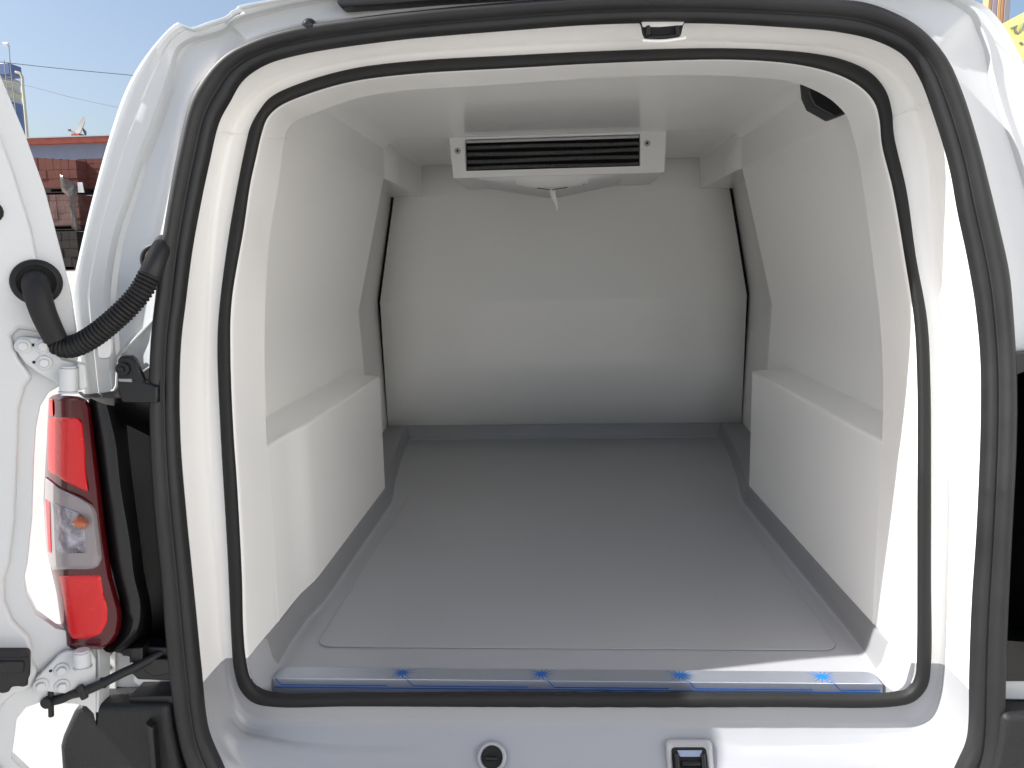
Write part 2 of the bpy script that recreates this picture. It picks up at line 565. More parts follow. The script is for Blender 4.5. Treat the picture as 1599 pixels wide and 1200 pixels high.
def sl_rr(x0, y0, x1, y1, dx, r_, up):
    """rounded outline on the ledge; the sides splay by dx towards the viewer"""
    out = []
    for px_, py_ in rrect((x0 + x1) / 2, (y0 + y1) / 2, (x1 - x0) / 2, (y1 - y0) / 2, r_, 5):
        out.append(SL(px_ + dx * (py_ - y0) / 60, py_, up))
    return out
b = MB()
b.loft([sl_rr(1038, 1154, 1112, 1270, 5, 9, -.001), sl_rr(1040, 1156, 1110, 1270, 5, 9, .0035), sl_rr(1043, 1159, 1107, 1270, 5, 8, .0048),
        sl_rr(1046, 1163, 1104, 1270, 5, 7, .0035), sl_rr(1048, 1168, 1102, 1270, 5, 6, .0012)], True)
part(b, 'striker_surround', GREYGEL, sill)
b = MB()
b.add(sl_rr(1047, 1167, 1103, 1270, 5, 6, .0016), [tuple(range(24))])
part(b, 'striker_well', BLACK, sill)
b = MB()
b.prism([SL(x, y, .0022) for x, y in ((1057,1172),(1096,1172),(1093,1182),(1062,1182))], SLN * .001)
part(b, 'striker_plate', STEEL, sill)
for x in (1056, 1097):
    b = MB()
    b.tube([SL(x, 1178, .004), SL(x + 2, 1205, .006), SL(x + 5, 1240, .006)], .0042, 12)
    part(b, 'striker_loop', PLAST, sill)
b = MB()
b.tube([SL(1066, 1193, .003), SL(1078, 1193, .005), SL(1092, 1193, .003)], .005, 12)
part(b, 'striker_loop', PLAST, sill)

# ---- upper latch opening in the lining
b = MB()
lat = [(997,28),(1002,38),(1004,50),(1008,59),(1014,61),(1060,57),(1064,53),(1067,40),(1073,28)]
b.prism(ppoly(lat, -.089), (0, .012, 0))
lt = part(b, 'latch_recess', BLACK, van, bevel=.0015)
b = MB()
b.prism(ppoly([(1001,31),(1070,30),(1066,39),(1030,42),(1004,42)], -.0915), (0, .004, 0))
part(b, 'latch_plate', WHITEMET, lt, bevel=.001)
b = MB()
for x in (1012, 1057):
    b.cyl(P(x, 41, -.094), P(x + 1, 56, -.094), .0028)
b.tube([P(x, y, -.093) for x, y in ((1012,58),(1035,58),(1060,55))], .002, 8)
part(b, 'latch_pin', PLAST, lt)
b = MB()
b.tube([P(x, y, -.088) for x, y in resample([(1003,63),(1035,64),(1071,59)], 10)], .0022, 8)
part(b, 'latch_rim', GEL, lt)

# ---- inside walls and ceiling
def sect(Y, a0, a1, bb, c, d, e2=None, f=.530):
    """half section: list of (half width, height)"""
    e2 = d if e2 is None else e2
    p1, p2, p3 = (a1, -.317), (bb - .018, -.312), (bb, -.297)
    if a0 > .6:                               # no wheel box here: one flat lower wall
        k = lambda z: a0 + (c - a0) * (z + .647) / .5
        p1, p2, p3 = (k(-.36), -.36), (k(-.31), -.31), (k(-.26), -.26)
    if Y > 1.2355:
        return (Y, [(a0, -.662), (a0, -.647), p1, p2, p3, (c, -.147), (d, .250), (e2, .2505), (f, .300), (f - .0005, .352), (f - .002, .3600), (f - .006, .3640), (f - .012, .3655), (.25, .3657), (0, .366)])
    return (Y, [(a0, -.662), (a0, -.647), p1, p2, p3, (c, -.147), (d, .250), (e2, .2505), (f, .300), (f - .001, .338), (f - .012, .353), (.500, .362), (.485, .3645), (.25, .3655), (0, .366)])
ST = [sect(.12, .606, .606, .627, .627, .530, None, .529), sect(.60, .606, .606, .627, .627, .530, None, .529), sect(1.205, .606, .606, .627, .627, .530, None, .529),
      sect(1.233, .634, .634, .650, .650, .556, .530, .529), sect(1.238, .634, .634, .650, .650, .556, .527, .5265), sect(1.45, .668, .668, .678, .682, .612, .527, .5265),
      sect(1.65, .690, .693, .700, .705, .640, .527, .5265), sect(1.95, .708, .712, .722, .727, .655, .527, .5265)]
b = MB()
rows_ = []
for Y, s in ST:
    left = [W(CTR - x, Y, z) for x, z in s]
    right = [W(CTR + x, Y, z) for x, z in s[:-1]][::-1]
    rows_.append(left + right)
b.loft(rows_)
walls = part(b, 'wall_lining', GEL, van, bevel=.007, seg=3, weld=2e-4, sharp=40, angle=32)
walls['label'] = 'white moulded side walls, wheel boxes and ceiling of the load space'
# wheel boxes
for sg_ in (-1, 1):
    b = MB()
    rw = []
    for Y, h in ((.122, .5345), (.15, .5340), (.30, .5312), (.60, .5275), (1.0, .522)) if sg_ > 0 else ((.122, .5345), (.15, .5340), (.22, .5335), (.26, .5320), (.29, .5275), (.32, .5235), (.35, .5220), (.60, .522), (1.0, .522)):
        rw.append([W(CTR + sg_ * x, Y, z) for x, z in ((.62, -.662), (h, -.662), (h, -.647), (h, -.45), (h, -.3185), (.628, -.3095))])
    b.loft(rw)
    b.add(rw[-1], [tuple(range(6))])
    wb = part(b, 'wheel_box', GEL, van, bevel=.006, seg=3, sharp=30)
# 
b = MB()
for s in (-1, 1):
    b.tube([W(CTR + s * .5835, .2, -.1405), W(CTR + s * .5835, 1.05, -.1405)], .0015, 6)
# ---- back wall
b = MB()
hb = [(.636, -.605), (.668, -.135), (.627, .2435), (.520, .2435), (.520, .36)]
def bw(Y0):
    l = [W(CTR - x, Y0, z) for x, z in hb]
    r = [W(CTR + x, Y0, z) for x, z in hb][::-1]
    return l + r
b = MB()
rowsb = []
YW = 1.87
for z, h, dy in ((-.662, .699, 0), (-.40, .7035, -.002), (-.165, .7067, -.004), (-.155, .7075, -.0045), (-.145, .7062, -.003), (.06, .671, .006), (.2505, .637, .014)):
    rowsb.append([W(CTR + t * h, YW + dy, z) for t in np.linspace(-1, 1, 9)])
rowsb.append([W(CTR + t * .527, YW + .014, .2508) for t in np.linspace(-1, 1, 9)])
rowsb.append([W(CTR + t * .527, YW + .018, .38) for t in np.linspace(-1, 1, 9)])
b.loft(rowsb)
back = part(b, 'back_wall', GEL, van, sharp=40, solid=.004)
back['label'] = 'plain white bulkhead panel at the far end of the load space'
b = MB()
b.loft([[W(CTR - .78, YW + .03, -.75), W(CTR + .78, YW + .03, -.75)], [W(CTR - .78, YW + .03, .48), W(CTR + .78, YW + .03, .48)]])
part(b, 'gap_seal', BLACK, van)

# ---- grey floor tub
b = MB()
FT = [(.14, .5325), (.25, .5325), (.29, .5262), (.33, .5218), (.99, .5215), (1.02, .5225), (1.25, .560), (1.50, .590), (1.70, .612), (1.88, .622)]
rt = []
# the first two sections open out to meet the rounded lower corners of the inner seal
fronts = [[(0, -.70, .03), (.470, -.70, .03), (.511, -.70, .03), (.517, -.6985, .006), (.523, -.6945, .003), (.529, -.688, .002), (.5335, -.680, .002), (.5385, -.655, .002), (.540, -.647, .002), (.552, -.6465, .002)],
          [(0, -.70, .07), (.45, -.70, .07), (.500, -.70, .07), (.508, -.6985, .07), (.514, -.695, .07), (.519, -.689, .07), (.5235, -.681, .07), (.5300, -.652, .07), (.5325, -.647, .07), (.545, -.6465, .07)]]
for Y, wd in FT:
    far = .008 if Y < 1.0 else max(.008, min(.66, .627 + (Y - 1.0) * .12) + .07 - wd)
    fronts.append([(x_, z_, Y) for x_, z_ in [(0, -.70), (wd - .10, -.70), (wd - .024, -.70), (wd - .018, -.6988), (wd - .0135, -.6955), (wd - .0115, -.690), (wd - .0095, -.682), (wd - .0035, -.650), (wd - .001, -.647), (wd + far, -.6465 if far < .02 else -.6475)]])
for sct in fronts:
    def rx(x, Y):                             # the right-hand kerb runs straight
        k_ = {.29: .0055, .33: .0093}.get(Y, 0)
        return x + (k_ if x > .1 else 0)
    rt.append([W(CTR - x, Y, z) for x, z, Y in sct[::-1]] + [W(CTR + rx(x, Y), Y, z) for x, z, Y in sct[1:]])
b.loft(rt)
# front drop behind the inner seal
dr = []
for p in rt[0]:
    if p.y > .02:
        dr.append(Vector((p.x, p.y + .0005, CAMP.z - .728)))
    else:
        dr.append(Vector((p.x + math.copysign(.016, p.x - CTR), p.y, max(p.z - .022, CAMP.z - .728))))
b.loft([[p.copy() for p in rt[0]], dr])
# upstand at the back
b.loft([[W(CTR + t * .70, y, z) for t in np.linspace(-1, 1, 5)] for y, z in ((1.835, -.6999), (1.842, -.6988), (1.847, -.6955), (1.849, -.690), (1.851, -.682), (1.857, -.650), (1.860, -.6462), (1.90, -.6460))])
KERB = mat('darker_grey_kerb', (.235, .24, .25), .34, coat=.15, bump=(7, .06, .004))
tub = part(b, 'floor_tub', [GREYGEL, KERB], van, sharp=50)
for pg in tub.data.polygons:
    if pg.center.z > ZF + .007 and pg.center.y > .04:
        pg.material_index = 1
tub['label'] = 'grey moulded load floor with upturned edges'
# anti-slip panel with rounded corners let into the floor
FINE = mat('fine_grained_grey_floor', (.352, .360, .378), .34, coat=.15, bump=(420, .4, .0012), var=(4, (.35, .352, .356), .6))
b = MB()
pts = [Vector((x, y, ZF + .0008)) for x, y in rrect(.020, .93, .475, .79, .03)]
b.prism(pts, (0, 0, .0016))
part(b, 'anti_slip_panel', FINE, tub, bevel=.001)

# ---- stainless kick strip with its printed blue film
kx0, kx1 = CTR - .508, CTR + .508
zk = ZF + .0035
b = MB()
out = []
for (x, y) in [(kx0, .0275), (kx0 + .0005, .052), (kx0 + .005, .0595), (kx0 + .013, .064), (kx1 - .013, .064), (kx1 - .005, .0595), (kx1 - .0005, .052), (kx1, .0275)]:
    out.append(Vector((x, y, zk)))
b.prism(out, (0, 0, -.0022))
b.box((kx0, .0255, zk - .024), (kx1, .0275, zk))
kick = part(b, 'kick_strip', STEEL, van, bevel=.0008)
kick['label'] = 'stainless steel strip with blue printed film along the floor edge'
# film marks: two lines on the drop, starbursts on the top edge
b = MB()
yk = .0249
def kline(z0, x0, x1, th=.0015):
    b.box((x0, yk - .0003, ZF + z0 - th / 2), (x1, yk, ZF + z0 + th / 2))
kline(-.0122, kx0 + .002, kx1 - .002, .0021)
stars = [627, 845, 1063, 1286]
sx_ = [P(s, 1056, .04).x for s in stars]
prev = kx0 + .014
for x in sx_:
    kline(-.0078, prev, x - .022)
    prev = x + .022
kline(-.0078, prev, kx1 - .004)
def dash(p, q_, th, z=None):
    p, q_ = Vector(p), Vector(q_)
    d = (q_ - p)
    nn = Vector((0, 0, 1)) if abs(d.z) < 1e-6 else Vector((0, -1, 0))
    sdir = d.cross(nn).normalized() * th / 2
    b.prism([p - sdir, q_ - sdir * .5, q_ + sdir * .5, p + sdir], nn * .0003)
part_marks = b
for x in [kx0 + .0145 - .022] + sx_:
    # oblique leader from the star down to the line
    if x > kx0:
        dash((x + .007, .0275, zk + .0004), (x + .0125, .026, zk + .0004), .0019)
    dash((x + .0125, yk, zk), (x + .022, yk, ZF - .0078), .0019)
part(b, 'film_line', BLUE, kick, smooth=False)
for n_, x in enumerate(sx_):
    b = MB()
    cy = .047
    random.seed(11)
    pts = []
    K = 13
    for k in range(K * 2):
        a = 2 * math.pi * k / (K * 2) + .1
        r_ = (.0068 if k % 2 else random.choice((.0215, .0260, .0300)))
        pts.append(Vector((x + r_ * math.cos(a) * .95, min(.0638, cy + r_ * math.sin(a) * .85), zk + .0003)))
    ctr_ = Vector((x, cy, zk + .0002))
    b.add([ctr_] + pts, [(0, i + 1, (i + 1) % len(pts) + 1) for i in range(len(pts))])
    part(b, 'film_starburst', BLUE if n_ < 2 else BLUE_SUN, kick, smooth=False)

# ---- black plug in the upper right corner of the load space
b = MB()
b.prism([P(x, y, .235, False) for x, y in ((1259,105),(1263,148),(1271,166),(1303,184),(1325,176),(1350,150),(1320,110))], (0, .045, .0))
pl = part(b, 'corner_cover', PLAST, van, bevel=.003)
pl['label'] = 'black plastic cover in the top right corner'

# ================================================================ tail lamp and the left rear corner
LR = mat('red_lens', (.55, .006, .010), .16, coat=.3, bump=(260, .35, .001))
LRB = mat('bright_red_lens', (.56, .003, .006), .25, coat=.1, bump=(420, .6, .0012), var=(40, (.6, .008, .012), .6))
LRD = mat('dark_red_lens', (.065, .002, .005), .16, coat=.15)
LCL = mat('frosted_clear_lens', (.24, .215, .225), .3, coat=.2)
LCI = mat('clear_reflector', (.42, .42, .50), .2, metal=.7, coat=.4, bump=(90, .9, .004), var=(45, (.10, .09, .11), .9))
AMB = mat('amber_bulb', (.32, .08, .02), .2, coat=1)

def lampY(px):                                # the lamp wraps round the corner
    t = max(0, (112 - px) / 44)
    return -.150 + .055 * t * t
def lamp_poly(pts, n, up=0.0):
    s = resample(pts + [pts[0]], n + 1, False)[:-1]
    return [P(x, y, lampY(x) - up) for x, y in s]
def lamp_piece(pts, n, up, depth):
    """curved patch: outline filled by lofting left and right edges"""
    A = np.array(resample(pts + [pts[0]], 400, False))
    y0, y1 = A[:, 1].min(), A[:, 1].max()
    rows = []
    ys = y0 + (y1 - y0) * (1 - np.cos(np.linspace(0.06, math.pi - .06, n))) / 2
    for y in ys:
        xs = []
        for i in range(len(A) - 1):
            a, c_ = A[i], A[i + 1]
            if (a[1] - y) * (c_[1] - y) <= 0 and a[1] != c_[1]:
                xs.append(a[0] + (c_[0] - a[0]) * (y - a[1]) / (c_[1] - a[1]))
        if len(xs) < 2:
            continue
        xl, xr = min(xs), max(xs)
        row = []
        for t in np.linspace(0, 1, 13):
            x = xl + (xr - xl) * t
            edge = min(1, min(t, 1 - t) * 9)
            ey = min(1, min(y - y0, y1 - y) / 7)
            bulge = depth * (1 - math.sqrt(max(0, 1 - (1 - min(edge, max(.0, ey))) ** 2)) if 0 else min(edge, ey) ** .5)
            row.append(P(x, y, lampY(x) - up - bulge + depth))
        row = [P(xl, y, lampY(xl) - up + depth + .02)] + row + [P(xr, y, lampY(xr) - up + depth + .02)]
        rows.append(row)
    rows = [[p + Vector((0, .02, 0)) for p in rows[0]]] + rows + [[p + Vector((0, .02, 0)) for p in rows[-1]]]
    b = MB()
    b.loft(rows)
    return b
lamp = bpy.data.objects.new('tail_light', None)
shell = [(76,622),(84,617),(124,619),(135,624),(142,636),(148,690),(157,760),(166,840),(175,900),(184,932),(190,952),(191,968),(187,988),(176,1004),(158,1015),(110,1014),(99,1007),(93,960),(88,925),(80,890),(72,850),(68,780),(70,742),(73,690)]
b = lamp_piece(shell, 60, 0, .012)
lamp = part(b, 'tail_light', LRD, van, sharp=60)
lamp['label'] = 'tall red tail light with a clear window in its middle'
for nm, pts, m, up, dep, n in (
    ('red_lens', [(76,654),(90,651),(124,653),(131,662),(135,700),(138,769),(122,762),(100,752),(76,737),(74,700)], LRB, .0035, .006, 34),
    ('red_lens', [(91,899),(160,897),(164,925),(171,950),(170,972),(160,990),(140,998),(112,999),(105,985),(98,940)], LRB, .0035, .006, 34),
    ('clear_lens', [(71,746),(78,751),(92,762),(130,779),(147,790),(151,800),(156,840),(160,872),(156,884),(146,889),(82,891),(77,880),(72,850),(69,790)], LCL, .0065, .008, 34),
    ('reflector', [(81,783),(92,789),(130,803),(135,812),(137,866),(85,866),(83,840)], LCI, .0085, .004, 24),
    ('red_reflector', [(70,780),(78,783),(80,864),(75,862)], LR, .0085, .004, 16),
    ('side_reflector', [(76,625),(82,624),(83,650),(76,650)], LR, .0045, .004, 12)):
    part(lamp_piece(pts, n, up, dep), nm, m, lamp, sharp=60)
b = MB()
c = P(122, 815, -.166)
b.tube([c + Vector((-.006, 0, 0)), c, c + Vector((.006, 0, -.003)), c + Vector((.012, 0, -.006))], lambda t: .003 + .006 * math.sin(math.pi * min(.9, t + .1)), 16)
part(b, 'bulb', AMB, lamp)

# black housing between lamp and doorway
H = [
 [(138,626),(146,690),(156,760),(167,850),(176,900),(188,950),(186,985),(160,1013)],
 [(141,622),(152,690),(162,760),(174,850),(183,900),(195,950),(192,988),(165,1018)],
 [(152,627),(165,690),(174,760),(187,850),(196,900),(208,950),(203,990),(172,1020)],
 [(166,632),(180,690),(188,760),(203,850),(209,900),(219,948),(212,988),(180,1018)],
 [(178,634),(187,690),(195,760),(208,850),(214,900),(225,948),(219,992),(188,1021)],
 [(196,630),(200,690),(208,760),(220,850),(226,900),(236,950),(234,998),(205,1026)],
 [(238,600),(243,690),(250,760),(258,850),(262,900),(267,950),(270,1000),(274,1034)],
 [(250,590),(252,690),(256,760),(264,850),(268,900),(273,950),(276,1000),(280,1034)]]
HY = [-.118, -.130, -.142, -.138, -.10, -.035, -.02, -.11]
b = MB()
b.loft([[P(x, y, Y_) for x, y in resample(h, 40)] for h, Y_ in zip(H, HY)])
# shoulder over the top of the housing
b.loft([[P(x, y, Y_) for x, y in resample(pl_, 14)] for pl_, Y_ in (
    ([(122,612),(150,611),(180,606),(205,590),(250,560)], -.092),
    ([(124,616),(150,616),(182,613),(208,600),(250,585)], -.112),
    ([(130,621),(155,622),(185,622),(208,618),(250,610)], -.120),
    ([(138,626),(166,632),(180,634),(200,640),(250,650)], -.10),
    ([(138,650),(166,660),(180,665),(200,670),(250,690)], -.02))])
housing = part(b, 'lamp_housing', PLAST, van, sharp=60)
housing['label'] = 'black plastic housing beside the left tail light'
b = MB()
tabp = [(183,610),(182,580),(183,562),(188,556),(203,556),(210,562),(217,580),(224,596),(245,604),(245,630),(190,630)]
b.prism([P(x, y, -.126) for x, y in tabp], (0, .012, 0))
part(b, 'housing_tab', PLAST, housing, bevel=.003, seg=3)
b = MB()
c = P(190, 577, -.130)
b.cyl(c + Vector((0, .004, 0)), c, .010, 20)
b.cyl(c, c + Vector((0, -.004, 0)), .004, 12)
part(b, 'tab_screw', PLASTR, housing, bevel=.001)
b = MB()
b.prism([P(x, y, -.13) for x, y in ((184,592),(205,592),(206,597),(186,596))], (0, .004, 0))
part(b, 'tab_clip', GREYMET, housing)

# lower body behind the hinge: white strip, riveted flange
b = MB()
b.prism([P(x, y, -.075) for x, y in ((152,1010),(276,1010),(276,1100),(152,1104))], (0, .02, 0))
pan = part(b, 'corner_panel', PAINT, van, bevel=.003)
b = MB()
b.prism([P(x, y, -.080) for x, y in ((158,1014),(180,1014),(181,1098),(158,1098))], (0, .004, 0))
flg = part(b, 'riveted_flange', WHITEMET, pan, bevel=.001)
for yy in (1019, 1042):
    b = MB()
    c = P(170, yy, -.081)
    b.tube([c, c + Vector((0, -.002, 0)), c + Vector((0, -.003, 0))], lambda t: .0055 if t < .8 else .003, 16)
    part(b, 'rivet', GREYMET, pan)
b = MB()
b.prism([P(x, y, -.13) for x, y in ((152,1013),(155,1013),(155,1060),(153,1132),(149,1134),(151,1060))], (0, .03, 0))
part(b, 'edge_flange', PAINT, pan, bevel=.0008)
# black mechanism of the door check
b = MB()
b.prism([P(x, y, -.105) for x, y in ((188,1014),(214,1010),(270,1012),(276,1064),(215,1062),(203,1050),(201,1026),(190,1025))], (0, .03, 0))
b.prism([P(x, y, -.115) for x, y in ((222,1030),(262,1030),(268,1052),(240,1058),(226,1050))], (0, .02, 0))
b.prism([P(x, y, -.12) for x, y in ((203,1012),(222,1012),(222,1040),(206,1046))], (0, .03, 0))
chk = part(b, 'door_check', PLAST, van, bevel=.002)
b = MB()
c = P(206, 1037, -.122)
b.cyl(c, c + Vector((0, -.003, 0)), .0028, 12)
part(b, 'check_rivet', WHITEMET, chk)
path = [P(x, y, Y_) for x, y, Y_ in resample([(255,1018,-.10),(212,1042,-.125),(190,1052,-.135),(150,1072,-.15),(128,1081,-.155),(110,1085,-.157),(95,1092,-.16),(76,1096,-.16)], 40)]
b = MB()
b.tube(path, lambda t: .0068 + (.002 if .52 < t < .56 else 0), 12)
part(b, 'check_strap', PLASTR, chk)
b = MB()
b.cyl(P(79, 1069, -.161), P(80, 1119, -.161), .0040, 14)
c = P(76, 1095, -.163)
b.cyl(c + Vector((0, .010, 0)), c + Vector((0, -.008, 0)), .0085, 18)
part(b, 'strap_pin', PLASTR, chk, bevel=.001)
b = MB()
b.cyl(P(124, 1071, -.157), P(133, 1091, -.157), .0055, 12)
part(b, 'strap_stop', PLASTR, chk, bevel=.001)

# bumper
b = MB()
bl = [[(330,1290),(300,1140),(290,1100),(240,1100),(200,1101)], ]
rowsB = []
for k, (dx, dy, Y_) in enumerate(((0, 0, -.02), (0, 0, -.10), (-3, 4, -.125), (-8, 14, -.145), (-10, 40, -.155), (-12, 160, -.16))):
    rowsB.append([P(x + (dx * (1 - min(1, max(0, (x - 118) / 60)))), y + dy, Y_) for x, y in resample([(119,1190),(117,1130),(121,1106),(128,1102),(200,1101),(300,1101),(400,1102)], 50)])
b2 = MB()
xs = [(92,1170),(96,1150),(106,1128),(116,1108),(124,1104),(200,1103),(300,1103)]
poly = [P(x, y, -.13) for x, y in ((91,1168),(95,1152),(106,1127),(115,1107),(124,1103),(260,1103),(264,1140),(276,1200),(318,1300),(330,1420),(110,1420),(96,1240))]
b2.prism(poly, (0, .22, 0))
# right-hand half mirrored in the van
poly2 = [Vector((2 * CTR - p.x, p.y, p.z)) for p in poly][::-1]
b2.prism(poly2, (0, .22, 0))
b2.box((P(330, 1300, -.13).x, -.17, .26), (2 * CTR - P(330, 1300, -.13).x, .08, ZF - .16))
bump = part(b2, 'bumper', PLASTR, van, bevel=.010, seg=4)
bump['label'] = 'black plastic rear bumper'
b = MB()
b.prism([P(x, y, -.118) for x, y in ((200,1088),(276,1087),(276,1100),(201,1098))], (0, .05, 0))
b.prism([P(x, y, -.145) for x, y in ((226,1130),(238,1140),(243,1200),(246,1290),(238,1290),(235,1200),(230,1145))], (0, .02, 0))
part(b, 'bumper_rib', PLAST, bump, bevel=.002)

# right rear corner: dark pocket, sill strip
b = MB()
b.loft([[P(x, y, Y_) for x, y in resample(pl_, 16)] for pl_, Y_ in (
    ([(1572,560),(1570,700),(1568,800),(1562,900),(1560,1062)], -.11),
    ([(1584,556),(1584,700),(1580,800),(1574,900),(1572,1062)], -.03),
    ([(1612,545),(1612,700),(1610,800),(1606,900),(1606,1040)], -.03),
    ([(1625,545),(1628,700),(1632,800),(1634,900),(1630,1040)], -.12),
    ([(1680,545),(1690,700),(1695,800),(1700,900),(1700,1040)], -.12))])
b.prism([P(x, y, -.10) for x, y in ((1560,1000),(1700,1010),(1700,1064),(1560,1064))], (0, .04, 0))
b.prism([P(x, y, -.112) for x, y in ((1574,558),(1600,552),(1680,545),(1680,560),(1600,580),(1576,590))], (0, .03, 0))
hr = part(b, 'lamp_housing', PLAST, van, sharp=60)
hr['label'] = 'black plastic housing beyond the right side of the doorway'
b = MB()
b.prism([P(x, y, -.09) for x, y in ((1555,1062),(1700,1062),(1700,1094),(1555,1094))], (0, .05, 0))
part(b, 'corner_panel', PAINT, van, bevel=.003)

# ================================================================ open left door
PHI = R(57)                                   # the door stands about 147 degrees open
HX, HY_ = -.671, -.105
DU = Vector((-math.sin(PHI), -math.cos(PHI), 0))
DN = Vector((math.cos(PHI), -math.sin(PHI), 0))
def PD(px, py, off=0):
    """pixel onto the door's inner face (off metres proud of it)"""
    d = M3 @ Vector(((px - 799.5) / F, -(py - 600) / F, -1))
    o = Vector((HX, HY_, 0)) + DN * off
    return CAMP + d * ((o - CAMP).dot(DN) / d.dot(DN))
def SZ(sv, zr, off=0):
    return Vector((HX, HY_, CAMP.z + zr)) + DU * sv + DN * off
vis = [(0,117),(40,213),(70,297),(97,400),(112,461),(120,515),(122,560),(112,590),(92,604),(76,613),(63,634),(56,670),(53,720),(50,812),(43,880),(38,903),(42,930),(57,960),(87,982),(130,990),(152,1008),(153,1060),(150,1131),(146,1115),(135,1104),(117,1100),(62,1098),(40,1106),(26,1124),(18,1185)]
vis = vis[:9] + [tuple(p) for p in vis[9:]]
pp = [PD(x, y) for x, y in vis] + [SZ(.07, -.86), SZ(.10, -.92), SZ(.62, -.95), SZ(.64, -.2), SZ(.60, .28), SZ(.54, .36), SZ(.40, .38), SZ(.27, .36), SZ(.18, .32), SZ(.12, .265)]
b = MB()
b.prism(pp, -DN * .022)
door = part(b, 'rear_door', PAINT, van, bevel=.006, seg=4)
door['label'] = 'open white left rear door seen from its inner side'
b = MB()
di = [(-45,100),(-8,190),(22,270),(50,360),(66,440),(78,500),(60,520),(30,514),(18,526),(30,560),(52,590),(40,605),(30,640),(28,700),(24,812),(16,880),(8,905),(8,940),(20,970),(46,996),(52,1015),(48,1030),(60,1050),(50,1078),(22,1086),(6,1100),(-6,1124),(-12,1185)]
b.prism([PD(x, y, .009) for x, y in di] + [SZ(.11, -.86, .009), SZ(.58, -.90, .009), SZ(.59, -.2, .009), SZ(.55, .25, .009), SZ(.40, .33, .009), SZ(.28, .31, .009), SZ(.20, .26, .009)], -DN * .012)
part(b, 'inner_pressing', PAINT, door, bevel=.0085, seg=4)
b = MB()
b.prism([PD(x, y, .013) for x, y in resample([(-60,330),(-40,312),(-8,314),(2,322),(6,332),(3,342),(-6,346),(-50,350),(-60,330)], 24)[:-1]], -DN * .008)
part(b, 'door_opening', BLACK, door, bevel=.002)
# latch block
b = MB()
b.prism([PD(x, y, .045) for x, y in ((-60,1028),(44,1027),(47,1032),(47,1055),(42,1066),(45,1071),(36,1074),(28,1073),(18,1074),(14,1082),(4,1084),(-60,1070))], -DN * .036)
b.prism([PD(x, y, .050) for x, y in ((-40,1034),(38,1034),(38,1052),(-40,1054))], -DN * .012)
lb = part(b, 'latch_block', PLASTR, door, bevel=.003, seg=3)
# hinges
def hinge(plate, bolts, holes, barrel, root):
    b = MB()
    b.prism([PD(x, y, .014) for x, y in plate], -DN * .008)
    h = part(b, 'hinge', PAINT, root, bevel=.002, seg=3)
    for x, y in bolts:
        c = PD(x, y, .014)
        b = MB()
        b.tube([c, c + DN * 0.002, c + DN * 0.0025], lambda t: .0105 if t < .9 else .009, 24)
        b.cyl(c + DN * 0.002, c + DN * 0.008, .0066, 6)
        part(b, 'bolt', PAINT, h, bevel=.001)
    for x, y in holes:
        c = PD(x, y, .0143)
        b = MB()
        b.cyl(c, c + DN * 0.0004, .0022, 14)
        part(b, 'hole', BLACK, h)
    for (x0, y0, x1, y1, r) in barrel:
        b = MB()
        a, c = PD(x0, y0, .035), PD(x1, y1, .035)
        b.cyl(a, c, r, 28)
        b.cyl(c, c + (c - a).normalized() * .003, r * 1.12, 28)
        b.cyl(a, a + (a - c).normalized() * .003, r * .9, 28)
        part(b, 'hinge_barrel', PAINT, h, bevel=.0012)
    return h
hinge([(24,532),(32,526),(60,528),(84,545),(98,562),(122,568),(124,604),(104,610),(84,596),(60,583),(40,568),(27,550)],
      [(36,541),(67,541),(69,567)], [(52,539),(53,566)], [(107,575,107,611,.0115)], door)
hinge([(56,1060),(92,1024),(104,1018),(142,1016),(150,1030),(150,1078),(112,1080),(100,1084),(70,1080),(56,1074)],
      [(96,1046),(64,1070),(97,1071)], [(79,1048)], [(128,1018,129,1040,.0115)], door)
b = MB()
b.prism([PD(x, y, .03) for x, y in ((120,566),(134,570),(138,606),(122,612))], -DN * .03)
part(b, 'hinge_strap', PAINT, door, bevel=.003)

# cable conduit: grommet, smooth elbow, corrugated hose, body grommet
b = MB()
g0 = PD(57, 441, .009)
gr = []
for r_, hh in ((.0295, 0), (.0295, .004), (.027, .009), (.0225, .011), (.0195, .008), (.001, .006)):
    gr.append([g0 + DU * math.cos(t) * r_ * 1.08 + DN * hh + Vector((0, 0, math.sin(t) * r_ * 1.06)) for t in [2 * math.pi * k / 36 for k in range(36)]])
b.loft(gr, True)
b.tube([PD(x, y, o_) for x, y, o_ in resample([(57,438,-.004),(56,440,.012),(56,448,.028),(60,465,.038),(69,492,.040),(80,516,.038),(87,530,.036)], 36)], lambda t: .0175 - .0025 * t, 22)
con = part(b, 'cable_conduit', RUB2, van, sharp=60)
con['label'] = 'black rubber cable conduit running from the open door to the body'
_e = PD(86, 528, .036).y
hp = resample([(84,526,_e),(92,538,_e + .002),(104,542,-.158),(118,540,-.159),(135,532,-.160),(152,521,-.160),(172,505,-.158),(192,487,-.155),(210,468,-.150),(222,452,-.146),(234,430,-.140)], 400)
b = MB()
K = 33
def rc(t):
    ph = (t * K) % 1
    return .0128 + .0034 * (math.sin(math.pi * ph) ** .6)
b.tube([P(x, y, Y_) for x, y, Y_ in hp], rc, 20)
part(b, 'corrugated_hose', RUB2, con, sharp=70)
b = MB()
b.tube([P(x, y, Y_) for x, y, Y_ in resample([(233,432,-.140),(240,415,-.136),(246,400,-.128),(252,388,-.115),(256,380,-.10)], 16)], lambda t: .0150 - .002 * t, 20)
b.tube([P(x, y, -.112) for x, y in resample([(225,418),(222,405),(226,392),(236,385),(250,383)], 18)], .0035, 10)
part(b, 'hose_sleeve', RUB, con, sharp=60)

